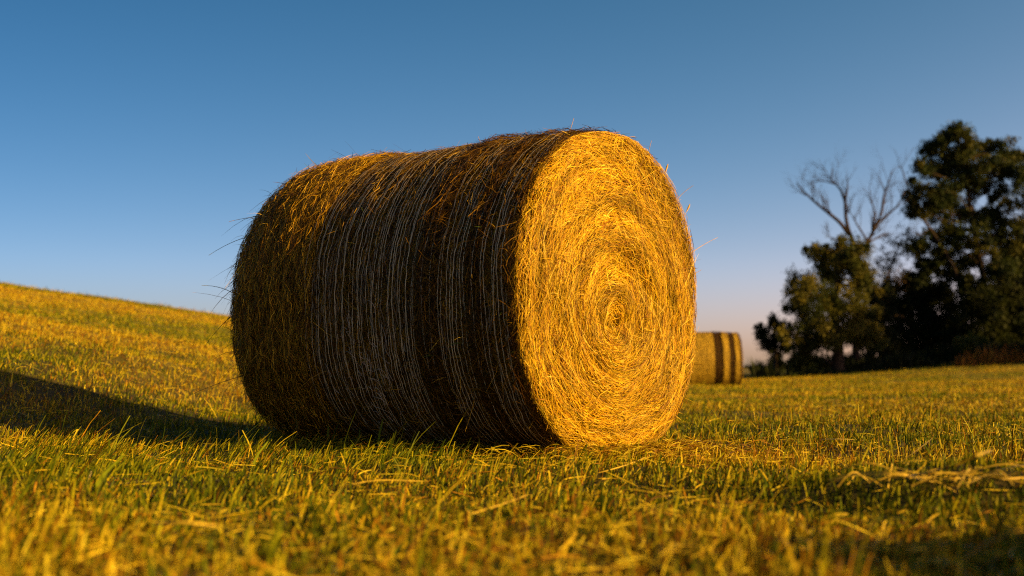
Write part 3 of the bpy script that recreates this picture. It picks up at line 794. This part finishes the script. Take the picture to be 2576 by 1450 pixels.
# dense dark bushes in the middle of the grove
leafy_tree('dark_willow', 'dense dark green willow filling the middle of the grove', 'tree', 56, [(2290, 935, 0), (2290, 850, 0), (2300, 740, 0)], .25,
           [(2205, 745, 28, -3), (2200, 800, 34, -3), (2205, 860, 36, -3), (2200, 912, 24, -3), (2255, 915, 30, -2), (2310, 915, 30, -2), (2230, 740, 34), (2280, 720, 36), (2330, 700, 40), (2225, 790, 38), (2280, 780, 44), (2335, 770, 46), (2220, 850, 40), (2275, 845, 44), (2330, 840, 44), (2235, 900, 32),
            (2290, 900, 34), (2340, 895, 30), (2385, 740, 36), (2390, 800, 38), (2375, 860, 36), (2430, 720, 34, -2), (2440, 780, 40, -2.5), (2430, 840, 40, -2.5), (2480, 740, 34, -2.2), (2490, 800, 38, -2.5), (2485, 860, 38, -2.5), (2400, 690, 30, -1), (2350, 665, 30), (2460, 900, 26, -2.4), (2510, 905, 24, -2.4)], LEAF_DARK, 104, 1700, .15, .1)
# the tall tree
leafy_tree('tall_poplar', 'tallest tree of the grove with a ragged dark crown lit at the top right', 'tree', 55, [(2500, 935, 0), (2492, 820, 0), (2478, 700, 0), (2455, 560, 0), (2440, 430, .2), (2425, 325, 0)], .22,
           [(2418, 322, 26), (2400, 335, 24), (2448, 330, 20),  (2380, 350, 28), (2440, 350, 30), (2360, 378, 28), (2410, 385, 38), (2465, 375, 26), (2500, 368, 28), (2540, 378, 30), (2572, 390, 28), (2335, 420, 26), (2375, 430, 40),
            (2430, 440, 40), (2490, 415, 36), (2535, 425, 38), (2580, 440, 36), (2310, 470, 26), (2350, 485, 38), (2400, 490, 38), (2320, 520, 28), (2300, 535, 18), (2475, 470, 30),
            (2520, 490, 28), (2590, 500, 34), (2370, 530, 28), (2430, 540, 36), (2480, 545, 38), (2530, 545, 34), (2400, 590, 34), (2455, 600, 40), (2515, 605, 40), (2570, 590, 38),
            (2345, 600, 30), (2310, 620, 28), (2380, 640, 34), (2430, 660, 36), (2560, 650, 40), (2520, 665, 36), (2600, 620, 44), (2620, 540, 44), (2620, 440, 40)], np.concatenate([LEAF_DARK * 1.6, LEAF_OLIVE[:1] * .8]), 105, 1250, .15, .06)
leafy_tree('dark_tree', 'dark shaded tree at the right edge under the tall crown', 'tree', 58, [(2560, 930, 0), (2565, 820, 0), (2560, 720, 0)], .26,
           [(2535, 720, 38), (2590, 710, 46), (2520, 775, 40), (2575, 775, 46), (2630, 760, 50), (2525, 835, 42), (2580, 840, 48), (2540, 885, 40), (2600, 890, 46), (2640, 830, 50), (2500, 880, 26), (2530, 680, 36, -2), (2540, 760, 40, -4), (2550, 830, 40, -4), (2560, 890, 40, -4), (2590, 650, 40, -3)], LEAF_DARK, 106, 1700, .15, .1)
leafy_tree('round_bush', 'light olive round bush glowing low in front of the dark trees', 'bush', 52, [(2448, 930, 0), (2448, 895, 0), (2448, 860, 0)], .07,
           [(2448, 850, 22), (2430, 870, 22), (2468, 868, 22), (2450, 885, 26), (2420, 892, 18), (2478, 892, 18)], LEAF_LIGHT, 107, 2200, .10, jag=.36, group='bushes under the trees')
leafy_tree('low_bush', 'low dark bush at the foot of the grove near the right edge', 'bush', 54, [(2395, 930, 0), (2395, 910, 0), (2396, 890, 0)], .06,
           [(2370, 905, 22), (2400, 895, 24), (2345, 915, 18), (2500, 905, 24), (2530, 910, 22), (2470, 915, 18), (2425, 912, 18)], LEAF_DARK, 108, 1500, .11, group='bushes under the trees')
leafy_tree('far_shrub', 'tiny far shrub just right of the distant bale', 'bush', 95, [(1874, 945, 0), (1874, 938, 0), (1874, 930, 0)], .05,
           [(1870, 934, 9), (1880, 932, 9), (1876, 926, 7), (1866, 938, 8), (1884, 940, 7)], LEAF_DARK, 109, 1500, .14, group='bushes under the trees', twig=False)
# the grove runs on past the right edge and shades itself
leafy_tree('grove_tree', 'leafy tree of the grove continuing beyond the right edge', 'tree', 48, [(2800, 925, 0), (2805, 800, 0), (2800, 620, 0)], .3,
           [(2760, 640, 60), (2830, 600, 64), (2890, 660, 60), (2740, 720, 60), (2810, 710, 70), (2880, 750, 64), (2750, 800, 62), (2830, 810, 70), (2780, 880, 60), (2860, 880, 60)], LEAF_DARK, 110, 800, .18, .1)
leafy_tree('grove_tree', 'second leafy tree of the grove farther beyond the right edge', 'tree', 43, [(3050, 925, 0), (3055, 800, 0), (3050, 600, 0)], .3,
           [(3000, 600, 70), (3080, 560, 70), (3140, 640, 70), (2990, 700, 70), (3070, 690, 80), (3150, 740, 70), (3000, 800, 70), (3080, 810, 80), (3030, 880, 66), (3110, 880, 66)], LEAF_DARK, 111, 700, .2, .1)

# bare trees
def grow(G, p, d, L, rad, level, r, up=.12):
    n = 7
    pts = [p]; dd = d.copy(); sl = L / (n - 1)
    for i in range(n - 1):
        dd = unit(dd + r.normal(0, .13, 3) + np.array([0, 0, up * .5]))
        pts.append(pts[-1] + dd * sl)
    pts = np.array(pts)
    G.append(tube(pts, np.linspace(rad, rad * .35, n), 5))
    if level <= 0: return
    for k in range(r.integers(3, 6)):
        i = r.integers(2, n); dv = unit(pts[i] - pts[i - 1])
        side = unit(np.cross(dv, r.normal(0, 1, 3)))
        nd = unit(dv + side * r.uniform(.5, 1.1) + np.array([0, 0, up]))
        grow(G, pts[i], nd, L * r.uniform(.4, .7), rad * (1 - .65 * i / n) * .6, level - 1, r, up)

def bare_tree(name, label, Y, trunk, r0, limbs, seed, mat, group='trees at the edge of the field'):
    r = np.random.default_rng(seed)
    base = at(trunk[0][0], trunk[0][1], Y); base[2] = float(terrain(base[0], base[1])) - .05
    root = empty(name, base); tag(root, label, 'tree', group)
    tl = spline([at(x, y, Y + dy) - base if i else base - base for i, (x, y, dy) in enumerate(trunk)], 20)
    v, q, tt = tube(tl, np.linspace(r0, r0 * .45, 20), 8)
    mesh_obj('trunk', v, q, mat, root)
    for rad, pts, tw in limbs:
        L = spline([at(x, y, Y + dy) - base for x, y, dy in pts], 18)
        G = [tube(L, np.linspace(rad, rad * .22, 18), 6)]
        for k in range(tw):
            i = r.integers(5, 18); dv = unit(L[min(i, 17)] - L[i - 1])
            side = unit(np.cross(dv, r.normal(0, 1, 3) * np.array([.4, 1, .4])))
            nd = unit(dv * .8 + side * r.uniform(.4, .9) + np.array([0, 0, .3]))
            grow(G, L[i], nd, r.uniform(.5, 1.25), max(.015, rad * (1 - i / 22) * .42), 2 if i < 13 else 1, r)
        v, q, tt = join_geo(G)
        mesh_obj('branch', v, q, mat, root)
    return root

bare_tree('bare_tree', 'bare dead tree with two forked leafless limbs rising above the willow', 52.5, [(2150, 938, 0), (2155, 800, 0), (2160, 700, 0), (2165, 640, 0)], .2,
          [(.125, [(2165, 645, 0), (2148, 600, 0), (2136, 560, 0), (2133, 510, .2), (2138, 480, .2), (2140, 455, .2)], 7),
           (.10, [(2140, 590, 0), (2120, 560, -.2), (2085, 530, -.3), (2055, 505, -.3), (2030, 480, -.2), (2012, 458, 0)], 12),
           (.07, [(2136, 520, .2), (2125, 480, .4), (2110, 460, .5), (2100, 445, .5), (2102, 420, .4)], 7),
           (.05, [(2110, 460, .4), (2090, 455, .5), (2070, 450, .6)], 4),
           (.11, [(2165, 640, 0), (2180, 620, 0), (2198, 590, 0), (2215, 560, .2), (2245, 535, .4), (2270, 510, .4), (2285, 478, .3)], 11),
           (.08, [(2212, 563, .2), (2225, 530, 0), (2232, 490, -.1), (2245, 455, -.1), (2252, 430, 0)], 8),
           (.06, [(2190, 610, 0), (2172, 580, -.3), (2160, 560, -.4), (2155, 540, -.4)], 5),
           (.06, [(2185, 615, 0), (2215, 595, .3), (2245, 582, .5)], 3),
           (.05, [(2125, 605, 0), (2100, 600, -.3), (2085, 590, -.4)], 4),
           (.05, [(2200, 590, 0), (2208, 545, -.4), (2200, 500, -.5), (2195, 470, -.5)], 6)], 201, M_DEAD)
bare_tree('leaning_dead_tree', 'dead pale trunk leaning to the left in front of the tall tree', 54.4, [(2440, 935, 0), (2428, 800, 0), (2410, 690, 0), (2395, 655, 0)], .13,
          [(.085, [(2395, 655, 0), (2360, 595, 0), (2330, 550, 0), (2310, 515, .2), (2295, 480, .3), (2282, 430, .3), (2276, 415, .3)], 4),
           (.05, [(2405, 600, .4), (2402, 540, .3), (2390, 480, .3), (2370, 450, .2)], 2),
           (.035, [(2345, 575, 0), (2320, 590, -.2), (2300, 580, -.3)], 2)], 202, M_DEAD)

# ------------------------------------------------------------------ undergrowth and dry weeds by the trees
def weeds(n, r, px0, px1, Y0, Y1, hmin, hmax, tints, wid):
    Y = r.uniform(Y0, Y1, n); px = r.uniform(px0, px1, n)
    x = (px - 1288) / F * Y
    h = r.uniform(hmin, hmax, n) * np.clip(1 + .9 * n_far(x * 1.5, Y), .3, 2.2); K = 4
    t = np.linspace(0, 1, K)[None]
    lx, ly = r.normal(.05, .28, n), r.normal(0, .28, n)
    z0 = terrain(x, Y)
    P = np.stack([x[:, None] + h[:, None] * lx[:, None] * t ** 1.6, Y[:, None] + h[:, None] * ly[:, None] * t ** 1.6, z0[:, None] + h[:, None] * t], -1)
    a = r.uniform(0, 6.28, n); sd = np.stack([np.cos(a), np.sin(a), np.zeros(n)], -1)
    W = r.uniform(.5, 1.3, n)[:, None] * wid * np.array([[.6, .8, 1.2, .4]])
    return ribbons(P, W, sd, tints[r.integers(0, len(tints), n)] * r.uniform(.7, 1.3, (n, 1)))
v, q, t = weeds(14000, np.random.default_rng(61), 1890, 2700, 48.5, 58, .18, .5, LEAF_DARK * 1.1, .05)
tag(mesh_obj('undergrowth', v, q, M_LEAF, tint=t), 'dark tall undergrowth along the foot of the grove', 'undergrowth', kind='stuff')
v, q, t = weeds(1700, np.random.default_rng(62), 2400, 2760, 46, 50, .2, .5, np.array([[.22, .075, .012], [.15, .055, .01], [.26, .13, .018], [.10, .055, .010]]), .03)
tag(mesh_obj('dry_weeds', v, q, M_GRASS, tint=t), 'rust coloured dry weeds along the field edge at the right', 'weeds', kind='stuff')
